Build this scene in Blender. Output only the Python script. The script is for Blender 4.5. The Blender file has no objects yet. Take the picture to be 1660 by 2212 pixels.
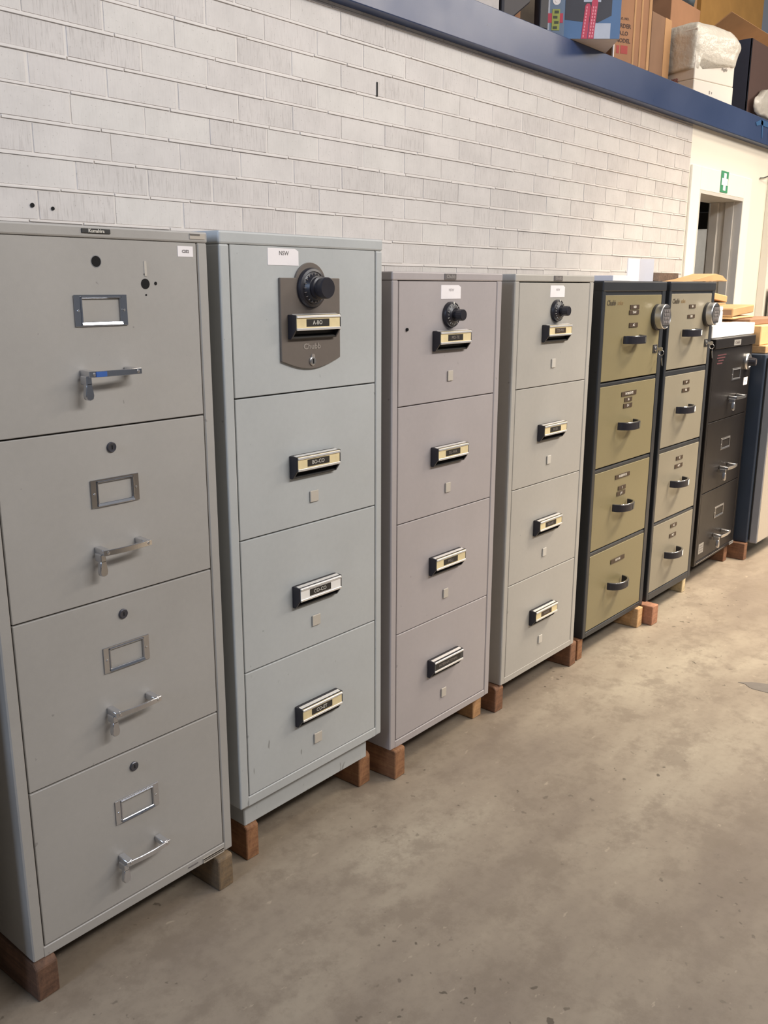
import bpy, bmesh, math, random
from mathutils import Matrix, Vector, Euler
random.seed(7)
S = bpy.context.scene
COL = S.collection
PI = math.pi

# ------------------------------------------------------------------ camera
cam = bpy.data.cameras.new('camera'); camo = bpy.data.objects.new('camera', cam); COL.objects.link(camo)
cam.sensor_fit = 'VERTICAL'; cam.sensor_height = 36.0; cam.lens = 36.0 * 1954.178 / 2212.0
cam.clip_start = 0.05; cam.clip_end = 100
yaw, pit, rol = 0.866284, 0.245701, 0.003349
cy, sy, cp, sp = math.cos(yaw), math.sin(yaw), math.cos(pit), math.sin(pit)
F = Vector((sy*cp, cy*cp, -sp)); r_ = Vector((cy, -sy, 0)); u_ = r_.cross(F)
c, s = math.cos(rol), math.sin(rol)
r2 = c*r_ + s*u_; u2 = -s*r_ + c*u_
camo.matrix_world = Matrix(((r2.x, u2.x, -F.x, 0), (r2.y, u2.y, -F.y, 0), (r2.z, u2.z, -F.z, 1.55), (0, 0, 0, 1)))
S.camera = camo
S.view_settings.view_transform = 'Standard'; S.view_settings.look = 'None'
S.view_settings.exposure = 0.05; S.view_settings.gamma = 1.0; S.view_settings.use_curve_mapping = False

# ------------------------------------------------------------------ materials
MATS = {}
def srgb(h):
    h = h.lstrip('#'); v = [int(h[i:i+2], 16)/255 for i in (0, 2, 4)]
    return tuple((x/12.92 if x <= .04045 else ((x+.055)/1.055)**2.4) for x in v) + (1,)
class NT:
    def __init__(s, name):
        s.m = bpy.data.materials.new(name); s.m.use_nodes = True; s.t = s.m.node_tree
        s.b = s.t.nodes['Principled BSDF']
    def n(s, typ, **kw):
        nd = s.t.nodes.new(typ)
        for k, v in kw.items():
            if k.startswith('i_'): 
                key = k[2:]; key = int(key) if key.isdigit() else key.replace('_', ' ')
                nd.inputs[key].default_value = v
            else: setattr(nd, k, v)
        return nd
    def l(s, a, ao, b, bi): s.t.links.new(a.outputs[ao], b.inputs[bi])
    def coord(s, scale=(1, 1, 1), which='Object', rot=(0, 0, 0)):
        tc = s.n('ShaderNodeTexCoord'); mp = s.n('ShaderNodeMapping'); mp.inputs['Scale'].default_value = scale
        mp.inputs['Rotation'].default_value = rot
        s.l(tc, which, mp, 'Vector'); return mp
    def noise(s, scale, detail=4, rough=.6, co=None, sc=(1, 1, 1), rot=(0, 0, 0)):
        co = co or s.coord(sc, rot=rot); n = s.n('ShaderNodeTexNoise', i_Scale=scale, i_Detail=detail, i_Roughness=rough)
        s.l(co, 'Vector', n, 'Vector'); return n
    def ramp(s, src, out, p):
        r = s.n('ShaderNodeValToRGB'); e = r.color_ramp.elements
        e[0].position, e[0].color = p[0][0], p[0][1]; e[1].position, e[1].color = p[-1][0], p[-1][1]
        for q in p[1:-1]: x = e.new(q[0]); x.color = q[1]
        s.l(src, out, r, 'Fac'); return r
    def mix(s, fac, a, b, blend='MIX'):
        m = s.n('ShaderNodeMix', data_type='RGBA', blend_type=blend)
        for sock, v in ((0, fac), (6, a), (7, b)):
            if isinstance(v, tuple) and hasattr(v[0], 'outputs'): s.t.links.new(v[0].outputs[v[1]], m.inputs[sock])
            else: m.inputs[sock].default_value = v
        return m
    def bump(s, src, out, strength, dist=.001, prev=None):
        b = s.n('ShaderNodeBump', i_Strength=strength, i_Distance=dist); s.l(src, out, b, 'Height')
        if prev: s.l(prev, 'Normal', b, 'Normal')
        s.l(b, 'Normal', s.b, 'Normal'); return b
def g(v): return (v, v, v, 1)
def simple(name, col, rough=.5, metal=0, var=.06, scale=25, bump=0, spec=.5, bscale=300):
    if name in MATS: return MATS[name]
    t = NT(name); colr = srgb(col) if isinstance(col, str) else col
    t.b.inputs['Roughness'].default_value = rough; t.b.inputs['Metallic'].default_value = metal
    t.b.inputs['Specular IOR Level'].default_value = spec
    n = t.noise(scale)
    lo = tuple(x*(1-var) for x in colr[:3])+(1,); hi = tuple(min(1, x*(1+var)) for x in colr[:3])+(1,)
    rp = t.ramp(n, 'Fac', [(.3, lo), (.7, hi)]); t.l(rp, 'Color', t.b, 'Base Color')
    if bump: t.bump(t.noise(bscale, 2), 'Fac', bump, .0006)
    MATS[name] = t.m; return t.m
def steel(name, col, rough=.42, scuff=0.0, scuff_top=.5):
    """painted sheet steel: faint orange peel, faint tone drift, optional scuffs low down"""
    if name in MATS: return MATS[name]
    t = NT(name); colr = srgb(col)
    n = t.noise(2.2, 3); lo = tuple(x*.955 for x in colr[:3])+(1,); hi = tuple(x*1.04 for x in colr[:3])+(1,)
    base = t.ramp(n, 'Fac', [(.35, lo), (.65, hi)])
    fine = t.noise(60, 5); fr = t.ramp(fine, 'Fac', [(.3, g(.96)), (.7, g(1))])
    m = t.mix(1.0, (base, 'Color'), (fr, 'Color'), 'MULTIPLY'); last = (m, 2)
    # rare specks
    sp_ = t.noise(45, 2, .5, sc=(1, 1, 1)); sr = t.ramp(sp_, 'Fac', [(.74, g(0)), (.77, g(1))])
    mm = t.mix((sr, 'Color'), last, tuple(x*.72 for x in colr[:3])+(1,)); last = (mm, 2)
    if scuff:
        a = t.noise(26, 2, .5, sc=(1.6, 1, .55), rot=(0, .7, 0)); ar = t.ramp(a, 'Fac', [(.70, g(0)), (.74, g(1))])
        tc = t.n('ShaderNodeTexCoord'); sx = t.n('ShaderNodeSeparateXYZ'); t.l(tc, 'Object', sx, 0)
        lt = t.n('ShaderNodeMapRange', i_1=scuff_top+.12, i_2=scuff_top-.12, i_3=0.0, i_4=scuff); t.l(sx, 'Z', lt, 0)
        mu = t.n('ShaderNodeMath', operation='MULTIPLY'); t.l(ar, 'Color', mu, 0); t.l(lt, 0, mu, 1)
        mm = t.mix((mu, 0), last, srgb('#6d6a66')); last = (mm, 2)
    t.t.links.new(last[0].outputs[last[1]], t.b.inputs['Base Color'])
    t.b.inputs['Roughness'].default_value = rough
    rr = t.ramp(n, 'Fac', [(.3, g(rough-.05)), (.7, g(rough+.07))]); t.l(rr, 'Color', t.b, 'Roughness')
    t.bump(t.noise(420, 2), 'Fac', .25, .0004)
    MATS[name] = t.m; return t.m
def wood(name, c1, c2, rough=.75):
    if name in MATS: return MATS[name]
    t = NT(name)
    w = t.noise(9, 6, .65, sc=(9, .6, 9)); rp = t.ramp(w, 'Fac', [(.3, srgb(c1)), (.7, srgb(c2))])
    n = t.noise(14, 5, .7); nr = t.ramp(n, 'Fac', [(.35, g(.62)), (.6, g(1.05))])
    m = t.mix(1.0, (rp, 'Color'), (nr, 'Color'), 'MULTIPLY')
    t.l(m, 2, t.b, 'Base Color'); t.b.inputs['Roughness'].default_value = rough
    t.bump(w, 'Fac', .5, .002); MATS[name] = t.m; return t.m
def card(name, col, var=.1, rough=.85):
    if name in MATS: return MATS[name]
    t = NT(name); colr = srgb(col)
    w = t.noise(4, 4); rp = t.ramp(w, 'Fac', [(.3, tuple(x*(1-var) for x in colr[:3])+(1,)), (.7, tuple(min(1, x*(1+var)) for x in colr[:3])+(1,))])
    t.l(rp, 'Color', t.b, 'Base Color'); t.b.inputs['Roughness'].default_value = rough
    t.bump(t.noise(60, 3, sc=(6, 6, .5)), 'Fac', .25, .001); MATS[name] = t.m; return t.m

PAINT1 = steel('grey_paint_warm', '#a8a49e', .42)
PAINT2 = steel('grey_paint_cool', '#b5b7b5', .40, scuff=.55, scuff_top=.42)
PAINT3 = steel('grey_paint_mauve', '#aca4a2', .42)
PAINT4 = steel('grey_paint_beige', '#b0aba2', .42)
NAVYP = steel('charcoal_frame_paint', '#2f3134', .38)
OLIVE = steel('olive_panel_paint', '#857a5a', .42)
TAUPE = steel('taupe_panel_paint', '#8d8573', .42)
BLACKP = steel('black_cabinet_paint', '#1d1917', .38)
NAVY8 = steel('navy_side_paint', '#333c4a', .42)
GREY8 = steel('door_grey_paint', '#8a8a8c', .42)
BEIGE8 = steel('door_beige_paint', '#b0a596', .42)
DARKG = simple('dark_inside', '#141210', .8, var=.02)
CHROME = simple('chrome', (.62, .63, .66, 1), .16, 1, .03, 30)
SATIN = simple('brushed_steel', (.62, .61, .60, 1), .32, 1, .05, 80)
ALU = simple('aluminium_trim', (.86, .84, .81, 1), .38, .75, .04, 60)
BLK = simple('black_plastic', '#26242a', .38, var=.08)
BLK2 = simple('black_plastic_matt', '#2e2c2a', .55, var=.08)
CREAM = simple('yellowed_card', '#e2cfa0', .7, var=.12, scale=18)
WCARD = simple('white_card', '#efeae2', .7, var=.03)
TAPE = simple('embossed_tape', '#2b2723', .5, var=.05)
TAPEB = simple('brown_tape', '#453628', .5, var=.05)
LET = simple('white_lettering', '#d8d2c6', .6, var=.03)
LETD = simple('grey_lettering', '#6a6462', .6, var=.03)
LETDIM = simple('dim_lettering', '#8d8379', .6, var=.03)
PAPER = simple('white_paper', '#efe9e8', .7, var=.02)
TAUPLATE = simple('taupe_lock_plate', '#6d645c', .42, var=.04, bump=.15)
TAUPLATE2 = simple('taupe_plate_lettering', '#948b82', .45)
BTN = simple('beige_cover_tab', '#bfb6a8', .5, var=.04)
BTN4 = simple('pale_cover_tab', '#c9c2b6', .5, var=.04)
BADGE = simple('badge_grey', '#6c6663', .45)
BADGEL = simple('badge_lettering', '#9a938d', .45)
HOLE = simple('hole_black', '#0a0908', .9, var=0)

# ------------------------------------------------------------------ mesh builder
class MB:
    def __init__(s): s.bm = bmesh.new(); s.mats = []
    def mi(s, m):
        if m not in s.mats: s.mats.append(m)
        return s.mats.index(m)
    def merge(s, b, m, smooth=False, mtx=None):
        idx = s.mi(m)
        if mtx is not None: b.transform(mtx)
        b.normal_update()
        mp = {v: s.bm.verts.new(v.co) for v in b.verts}
        for f in b.faces:
            try: nf = s.bm.faces.new([mp[v] for v in f.verts])
            except ValueError: continue
            nf.material_index = idx; nf.smooth = smooth
        b.free(); return s
    def box(s, x0, x1, y0, y1, z0, z1, m, bev=0, seg=1, mtx=None):
        b = bmesh.new(); bmesh.ops.create_cube(b, size=1)
        for v in b.verts: v.co = Vector((x0+(v.co.x+.5)*(x1-x0), y0+(v.co.y+.5)*(y1-y0), z0+(v.co.z+.5)*(z1-z0)))
        if bev: bmesh.ops.bevel(b, geom=list(b.edges), offset=bev, segments=seg, profile=.5, affect='EDGES')
        return s.merge(b, m, False, mtx)
    def prism(s, pts, axis, a0, a1, m, bev=0, smooth=False, mtx=None):
        """pts: 2D outline; axis 'x': pts are (y,z); 'y': (x,z); 'z': (x,y)"""
        b = bmesh.new()
        f = {'x': lambda p, a: (a, p[0], p[1]), 'y': lambda p, a: (p[0], a, p[1]), 'z': lambda p, a: (p[0], p[1], a)}[axis]
        A = [b.verts.new(f(p, a0)) for p in pts]; B = [b.verts.new(f(p, a1)) for p in pts]
        b.faces.new(A); b.faces.new(B[::-1]); n = len(pts)
        for i in range(n): b.faces.new((A[i], B[i], B[(i+1) % n], A[(i+1) % n]))
        bmesh.ops.recalc_face_normals(b, faces=list(b.faces))
        if bev: bmesh.ops.bevel(b, geom=list(b.edges), offset=bev, segments=1, profile=.5, affect='EDGES')
        return s.merge(b, m, smooth, mtx)
    def lathe(s, prof, m, centre=(0, 0, 0), n=40, axis='y', mtx=None, smooth=True, rib=0, ribn=24):
        """prof: (radius, along) with along = -y (towards viewer) for axis y, +z for axis z"""
        b = bmesh.new(); rings = []
        for (r, a) in prof:
            ring = []
            for i in range(n):
                t = 2*PI*i/n; rr = r*(1+(rib*math.cos(ribn*t) if r > 0 else 0))
                if axis == 'y': co = (centre[0]+rr*math.cos(t), centre[1]-a, centre[2]+rr*math.sin(t))
                else: co = (centre[0]+rr*math.cos(t), centre[1]+rr*math.sin(t), centre[2]+a)
                ring.append(b.verts.new(co))
            rings.append(ring)
        for A, B in zip(rings, rings[1:]):
            for i in range(n): b.faces.new((A[i], A[(i+1) % n], B[(i+1) % n], B[i]))
        b.faces.new(rings[0]); b.faces.new(rings[-1][::-1])
        bmesh.ops.recalc_face_normals(b, faces=list(b.faces))
        s.merge(b, m, False, mtx)
        if smooth:
            for f in s.bm.faces[-1:]: pass
        return s
    def tube(s, pts, r, m, n=10, smooth=True):
        b = bmesh.new(); rings = []; P = [Vector(p) for p in pts]
        for i, p in enumerate(P):
            d = (P[min(i+1, len(P)-1)]-P[max(i-1, 0)]).normalized()
            a = d.cross(Vector((0, 0, 1)) if abs(d.z) < .9 else Vector((1, 0, 0))).normalized(); c2 = d.cross(a)
            rings.append([b.verts.new(p+r*(math.cos(2*PI*k/n)*a+math.sin(2*PI*k/n)*c2)) for k in range(n)])
        for A, B in zip(rings, rings[1:]):
            for k in range(n): b.faces.new((A[k], A[(k+1) % n], B[(k+1) % n], B[k]))
        b.faces.new(rings[0]); b.faces.new(rings[-1][::-1]); bmesh.ops.recalc_face_normals(b, faces=list(b.faces))
        return s.merge(b, m, smooth)
    def ribbon(s, pts, z0, z1, th, m, bev=0):
        """vertical band following plan path pts (x,y) with thickness th"""
        P = [Vector((p[0], p[1], 0)) for p in pts]; out = []; inn = []
        for i, p in enumerate(P):
            d = (P[min(i+1, len(P)-1)]-P[max(i-1, 0)]).normalized(); nn = Vector((d.y, -d.x, 0))
            out.append(p+nn*th/2); inn.append(p-nn*th/2)
        loop = [(q.x, q.y) for q in out]+[(q.x, q.y) for q in inn[::-1]]
        return s.prism(loop, 'z', z0, z1, m, bev)
    def text(s, txt, x, z, y, h, m, bold=False, align='CENTER', sx=1.0, mtx=None, th=.0003, shear=0, off=0.0):
        cu = bpy.data.curves.new('t', 'FONT'); cu.body = txt; cu.size = h/.72; cu.align_x = align; cu.align_y = 'CENTER'
        cu.extrude = th; cu.resolution_u = 2; cu.shear = shear
        cu.offset = (h*.035 if bold else 0)+off
        o = bpy.data.objects.new('t', cu); COL.objects.link(o)
        dg = bpy.context.evaluated_depsgraph_get(); dg.update()
        me = bpy.data.meshes.new_from_object(o.evaluated_get(dg)); b = bmesh.new(); b.from_mesh(me)
        bpy.data.objects.remove(o); bpy.data.curves.remove(cu); bpy.data.meshes.remove(me)
        M = Matrix.Translation((x, y, z)) @ Matrix.Rotation(PI/2, 4, 'X') @ Matrix.Diagonal((sx, 1, 1, 1))
        if mtx is not None: M = mtx @ M
        return s.merge(b, m, False, M)
    def build(s, name, parent=None, loc=(0, 0, 0), smooth_angle=None, rot=None):
        me = bpy.data.meshes.new(name); s.bm.to_mesh(me); s.bm.free()
        for m in s.mats: me.materials.append(m)
        if smooth_angle:
            me.polygons.foreach_set('use_smooth', [True]*len(me.polygons))
            me.set_sharp_from_angle(angle=math.radians(smooth_angle))
        o = bpy.data.objects.new(name, me); COL.objects.link(o); o.location = loc
        if rot: o.rotation_euler = rot
        if parent: o.parent = parent
        return o
def root(name, loc, label, cat, group=None, rz=0):
    o = bpy.data.objects.new(name, None); COL.objects.link(o); o.location = loc; o.rotation_euler = (0, 0, rz)
    o.empty_display_size = .1
    o['label'] = label; o['category'] = cat
    if group: o['group'] = group
    return o
def tag(o, label, cat, group=None, kind=None):
    o['label'] = label; o['category'] = cat
    if group: o['group'] = group
    if kind: o['kind'] = kind
    return o
def struct(o): o['kind'] = 'structure'; return o
def lab(o, t): o['label'] = t; return o
YF = 1.685

# ------------------------------------------------------------------ setting
def floor_mat():
    t = NT('concrete_floor')
    a = t.noise(.9, 5, .62, rot=(0, 0, .35), sc=(.8, 2.0, 1)); base = t.ramp(a, 'Fac', [(.36, srgb('#817466')), (.5, srgb('#928574')), (.64, srgb('#a39784'))])
    f = t.noise(38, 6, .7); fr = t.ramp(f, 'Fac', [(.28, g(.88)), (.5, g(1)), (.75, g(1.05))])
    m = t.mix(1.0, (base, 'Color'), (fr, 'Color'), 'MULTIPLY')
    # mottled worn paint
    w = t.noise(6, 7, .75); wr = t.ramp(w, 'Fac', [(.49, g(0)), (.60, g(.62))])
    m = t.mix((wr, 'Color'), (m, 2), srgb('#7c6f60'))
    # pale chips
    p = t.noise(26, 3, .6, sc=(.7, 1.5, 1), rot=(0, 0, .6)); pr = t.ramp(p, 'Fac', [(.68, g(0)), (.72, g(.6))])
    m = t.mix((pr, 'Color'), (m, 2), srgb('#ab9c88'))
    # dark specks, in drifts
    d = t.noise(34, 2, .5); dr = t.ramp(d, 'Fac', [(.675, g(0)), (.71, g(.8))])
    dd = t.noise(1.6, 2); ddr = t.ramp(dd, 'Fac', [(.45, g(0)), (.62, g(1))])
    mu = t.n('ShaderNodeMath', operation='MULTIPLY'); t.l(dr, 'Color', mu, 0); t.l(ddr, 'Color', mu, 1)
    m = t.mix((mu, 0), (m, 2), srgb('#4c4338'))
    # thin scratches
    v = t.noise(9, 4, .6, sc=(.25, 4.5, 1), rot=(0, 0, .9)); vr = t.ramp(v, 'Fac', [(.70, g(0)), (.74, g(.16))])
    m = t.mix((vr, 'Color'), (m, 2), srgb('#6d6153'))
    t.l(m, 2, t.b, 'Base Color')
    rr = t.ramp(a, 'Fac', [(.3, g(.42)), (.7, g(.6))]); t.l(rr, 'Color', t.b, 'Roughness')
    b1 = t.bump(w, 'Fac', .25, .003); t.bump(f, 'Fac', .25, .0012, b1)
    return t.m
m = MB(); m.box(-5, 16, -7, 2.41, -.12, 0, floor_mat()); struct(m.build('floor'))

def brick_mat():
    t = NT('painted_brick')
    at = t.n('ShaderNodeAttribute', attribute_name='rnd')
    base = t.ramp(at, 'Fac', [(0, srgb('#c5bfba')), (.5, srgb('#cac4bf')), (1, srgb('#cdc8c2'))])
    # combed vertical streaks, strength differs brick to brick
    st = t.noise(30, 3, .6, sc=(7, 1, .55)); sr = t.ramp(st, 'Fac', [(.52, g(0)), (.66, g(1))])
    am = t.n('ShaderNodeMapRange', i_1=.0, i_2=.6, i_3=.62, i_4=.12); t.l(at, 'Fac', am, 0)
    mu = t.n('ShaderNodeMath', operation='MULTIPLY'); t.l(sr, 'Color', mu, 0); t.l(am, 0, mu, 1)
    m = t.mix((mu, 0), (base, 'Color'), srgb('#9f9893'))
    bl = t.noise(5, 5, .7); br = t.ramp(bl, 'Fac', [(.35, g(.90)), (.62, g(1.02))])
    m = t.mix(1.0, (m, 2), (br, 'Color'), 'MULTIPLY')
    fl = t.noise(150, 2, .5); flr = t.ramp(fl, 'Fac', [(.66, g(0)), (.72, g(.5))])
    m = t.mix((flr, 'Color'), (m, 2), srgb('#8d857e'))
    t.l(m, 2, t.b, 'Base Color'); t.b.inputs['Roughness'].default_value = .62
    b1 = t.bump(st, 'Fac', .35, .0015); t.bump(t.noise(90, 4), 'Fac', .3, .0012, b1)
    return t.m
BR = brick_mat()
MORT = simple('painted_mortar', '#d2ccc6', .6, var=.04, scale=12, bump=.4)
WALLP = simple('cream_wall_paint', '#e3dccd', .6, var=.02, scale=2, bump=.2)
FRAMEP = simple('door_frame_cream', '#efe9d9', .45, var=.015, scale=3)
JAMB = simple('grey_jamb', '#c6c1b8', .5, var=.05, scale=6)
BEAM = steel('blue_beam_paint', '#304164', .34)
def brick_wall():
    b = bmesh.new(); rl = b.faces.layers.float.new('rnd')
    CH, BL = .0860, .2425; z0 = 1.716 - 20*CH
    X0, X1 = -4.96, 5.715; YW = 2.4
    rng = random.Random(3)
    def quadbox(x0, x1, y0, y1, za, zb, mi, rv, bev=.0012, wob=0):
        # five-faced block with a soft arris
        xs = [x0, x0+bev, x1-bev, x1]; w = rng.uniform(-wob, wob)
        A = [b.verts.new(p) for p in ((x0, y1, za), (x1, y1, za), (x1, y1, zb), (x0, y1, zb))]
        B = [b.verts.new(p) for p in ((x0+bev, y0+w, za+bev), (x1-bev, y0, za+bev), (x1-bev, y0+w, zb-bev), (x0+bev, y0, zb-bev))]
        fs = [b.faces.new((B[0], B[1], B[2], B[3]))]
        for i in range(4): fs.append(b.faces.new((A[i], A[(i+1) % 4], B[(i+1) % 4], B[i])))
        for f in fs: f.material_index = mi; f[rl] = rv
    k = 0; z = z0
    kref = round((1.974-z0)/CH)
    nrow = 0
    while z0+k*CH < 2.52:
        za = z0+k*CH; zb = za+CH
        ph = 1.484 if (k-kref) % 2 == 0 else 1.484+BL/2
        n0 = math.floor((X0-ph)/BL); x = ph+n0*BL
        while x < X1:
            gp = rng.choice((.0015, .002, .0035)); xa = max(x+gp, X0); xb = min(x+BL-gp, X1)
            j = rng.uniform(-.002, .002)
            if xb-xa > .01:
                rv = rng.random()
                quadbox(xa+(j if x > X0 else 0), xb, YW+rng.uniform(-.0008, .0008), YW+.012, za+.0045, zb-.0045, 0, rv, .0018, .0)
            x += BL
        # struck bed joint, proud of the bricks, slightly wandering, in short lengths
        xa = X0
        while xa < X1:
            xb = min(xa+rng.uniform(.12, .4), X1)
            h = .0052+rng.uniform(-.001, .0012); dz = rng.uniform(-.0012, .0012)
            quadbox(xa, xb, YW-.0028+rng.uniform(-.0009, .0009), YW+.012, za-h+dz, za+h+dz, 1, rng.random(), .0022)
            xa = xb
        k += 1
    # backing, mortar in the perpends
    v = [b.verts.new(p) for p in ((X0, YW+.0018, 0), (X1, YW+.0018, 0), (X1, YW+.0018, 2.51), (X0, YW+.0018, 2.51))]
    f = b.faces.new(v); f.material_index = 1
    v2 = [b.verts.new(p) for p in ((X0, YW+.2, 0), (X1, YW+.2, 0), (X1, YW+.2, 2.51), (X0, YW+.2, 2.51))]
    b.faces.new(v2[::-1]).material_index = 1
    for i in range(4): b.faces.new((v[i], v2[i], v2[(i+1) % 4], v[(i+1) % 4])).material_index = 1
    me = bpy.data.meshes.new('wall_back'); 
    bmesh.ops.recalc_face_normals(b, faces=list(b.faces)); b.to_mesh(me); b.free()
    me.materials.append(BR); me.materials.append(MORT)
    o = bpy.data.objects.new('wall_back', me); COL.objects.link(o); struct(o)
    hm = MB()
    return o
wall = brick_wall()
# small drill holes and a dark slot in the brickwork
mh = MB()
for (x, z, r) in ((1.345, 1.757, .006), (1.405, 1.752, .005)):
    mh.lathe([(r, 0), (r, .002)], HOLE, (x, 2.398, z), 12)
mh.box(2.770, 2.776, 2.3965, 2.399, 2.235, 2.285, HOLE)
struct(mh.build('trim_1'))

# rendered wall beside and above the door
DX0, DX1, DZ = 5.867, 6.643, 2.140
m = MB()
m.box(5.715, DX0, 2.4, 2.6, 0, 2.51, WALLP); m.box(DX1, 16, 2.4, 2.6, 0, 2.51, WALLP); m.box(DX0, DX1, 2.4, 2.6, DZ, 2.51, WALLP)
struct(m.build('wall_right'))
m = MB()
m.box(5.727, DX0, 2.385, 2.4, 0, 2.277, FRAMEP, .002); m.box(DX1, 6.778, 2.385, 2.4, 0, 2.277, FRAMEP, .002)
m.box(DX0, DX1, 2.385, 2.4, DZ, 2.277, FRAMEP, .002)
dr = struct(m.build('door_1'))
m = MB()
m.box(DX0, DX0+.02, 2.386, 2.62, 0, DZ, JAMB); m.box(DX1-.012, DX1, 2.386, 2.62, 0, DZ, JAMB); m.box(DX0+.02, DX1-.012, 2.386, 2.62, DZ-.02, DZ, JAMB)
m.box(DX1-.026, DX1-.012, 2.44, 2.50, 0, DZ-.02, JAMB, .002); m.box(DX1-.045, DX1-.012, 2.54, 2.60, 0, DZ-.02, JAMB, .003)
lab(m.build('door_jamb', dr), 'grey painted jamb lining the doorway')
# room behind the door
INT = simple('store_room_wall', '#78746e', .8, var=.05, scale=3)
m = MB(); m.box(5.2, 12.5, 2.62, 6.0, -.1, 0, INT); struct(m.build('floor'))
m = MB(); m.box(5.2, 12.5, 5.9, 6.0, 0, 2.5, INT); m.box(5.1, 5.2, 2.62, 6.0, 0, 2.5, INT); m.box(12.4, 12.5, 2.62, 6.0, 0, 2.5, INT)
struct(m.build('wall_far'))
m = MB(); m.box(5.1, 12.5, 2.6, 6.0, 2.51, 2.56, INT); struct(m.build('ceiling'))
# pilaster at the far right
m = MB(); m.box(7.135, 16, 2.34, 2.4, 0, 2.51, WALLP, .003); struct(m.build('trim_2'))

# beam and mezzanine deck
m = MB(); m.box(-4.96, 16, 2.339, 2.40, 2.505, 2.666, BEAM, .003)
m.box(6.86, 6.864, 2.3375, 2.34, 2.508, 2.664, simple('beam_joint', '#2f3f60', .5))
struct(m.build('trim_3'))
DECK = wood('deck_board', '#7a6a55', '#95836a')
m = MB(); m.box(-4.96, 16, 2.40, 6.0, 2.56, 2.666, DECK); struct(m.build('floor'))
m = MB(); m.box(-4.96, 16, 6.0, 6.1, 2.5, 6.2, simple('mezzanine_wall', '#8c7f70', .8)); struct(m.build('wall_mezzanine'))

# first-aid sign
GREEN = simple('sign_green', '#3f8a63', .5, var=.02)
m = MB(); cx, z0, z1 = 6.256, 2.150, 2.283; 
m.box(cx-.064, cx+.064, 2.381, 2.385, z0, z1, GREEN, .001)
m.box(cx-.021, cx+.021, 2.3795, 2.381, z0+.013, z1-.013, PAPER); m.box(cx-.052, cx+.052, 2.3794, 2.381, (z0+z1)/2-.021, (z0+z1)/2+.021, PAPER)
tag(m.build('first_aid_sign'), 'green sign with white cross above the open doorway', 'sign')
# cable on the wall
m = MB(); m.tube([(6.95, 2.392, 2.30), (7.0, 2.385, 2.305), (7.06, 2.36, 2.325), (7.12, 2.335, 2.352), (7.25, 2.332, 2.40), (7.3, 2.332, 2.5)], .004, BLK2)
tag(m.build('wall_cable'), 'thin dark cable looping along the cream wall right of the doorway', 'cable')
# dark upright post standing at the right edge
m = MB(); PST = simple('post_grey', '#8f8a80', .5)
m.box(7.16, 7.29, 2.26, 2.32, 0, 1.55, PST, .004)
for k in range(14): m.box(7.215, 7.235, 2.258, 2.262, .12+k*.1, .15+k*.1, HOLE)
tag(m.build('shelf_upright'), 'grey slotted steel upright standing against the far right wall', 'upright')
# things inside the store room
m = MB(); W_ = simple('white_cabinet', '#b9b6ae', .6)
m.box(0, .45, 0, .5, 0, 2.06, W_, .01); 
sr = root('storage_locker', (8.55, 3.3, 0), 'pale locker with a red band inside the dark room beyond the doorway', 'locker')
m.build('body', sr)
m = MB(); m.box(-.004, .2, -.006, .0, 1.72, 1.86, simple('red_band', '#b03a3e', .5)); lab(m.build('band', sr), 'red band')

# ------------------------------------------------------------------ drawer hardware
def chrome_pull(par, x, z, hooked=True, w=.105, sc=1.0, mat=CHROME, sticker=False, yb=0.0):
    """bowed bar handle with its thumb latch; x = left foot centre, z = bar centre"""
    m = MB(); h = .0062*sc; d = .036*sc
    for xx in (x, x+w): m.prism([(yb, -h*1.25), (yb-d, -h*.9), (yb-d, h*.9), (yb, h*1.25)], 'x', xx-.008*sc, xx+.008*sc, mat, .0012, mtx=Matrix.Translation((0, 0, z)))
    pts = [(x-.010*sc+(w+.020*sc)*i/12, yb-d-.001-.005*sc*math.sin(PI*i/12)) for i in range(13)]
    m.ribbon(pts, z-h, z+h, .0042*sc, mat, .0008)
    for xx in (x, x+w): m.lathe([(.0035*sc, 0), (.0035*sc, .0015), (.002*sc, .0018)], SATIN, (xx, yb-d-.0036, z), 14)
    if sticker: m.box(x+.004, x+.028, yb-d-.0072, yb-d-.003, z-h*.85, z+h*.85, simple('blue_sticker', '#3d63a8', .4))
    a = m.build('handle', par, smooth_angle=35); lab(a, 'chrome bar handle')
    m = MB(); xl = x-.006*sc
    m.box(xl-.0065, xl+.0065, yb-.030*sc, yb-.006, z-.022*sc, z-.004*sc, mat, .0015)
    prof = [(-.006, 0), (.006, 0), (.008, -.014), (.010, -.032), (.0075, -.042), (0, -.045), (-.0075, -.042), (-.010, -.032), (-.008, -.014)]
    m.prism([(xl+p[0]*sc, z-.018*sc+p[1]*sc*.8) for p in prof], 'y', yb-.030*sc, yb-.018*sc, mat, .0015)
    lab(m.build('latch', par, smooth_angle=35), 'chrome thumb latch')
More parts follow.
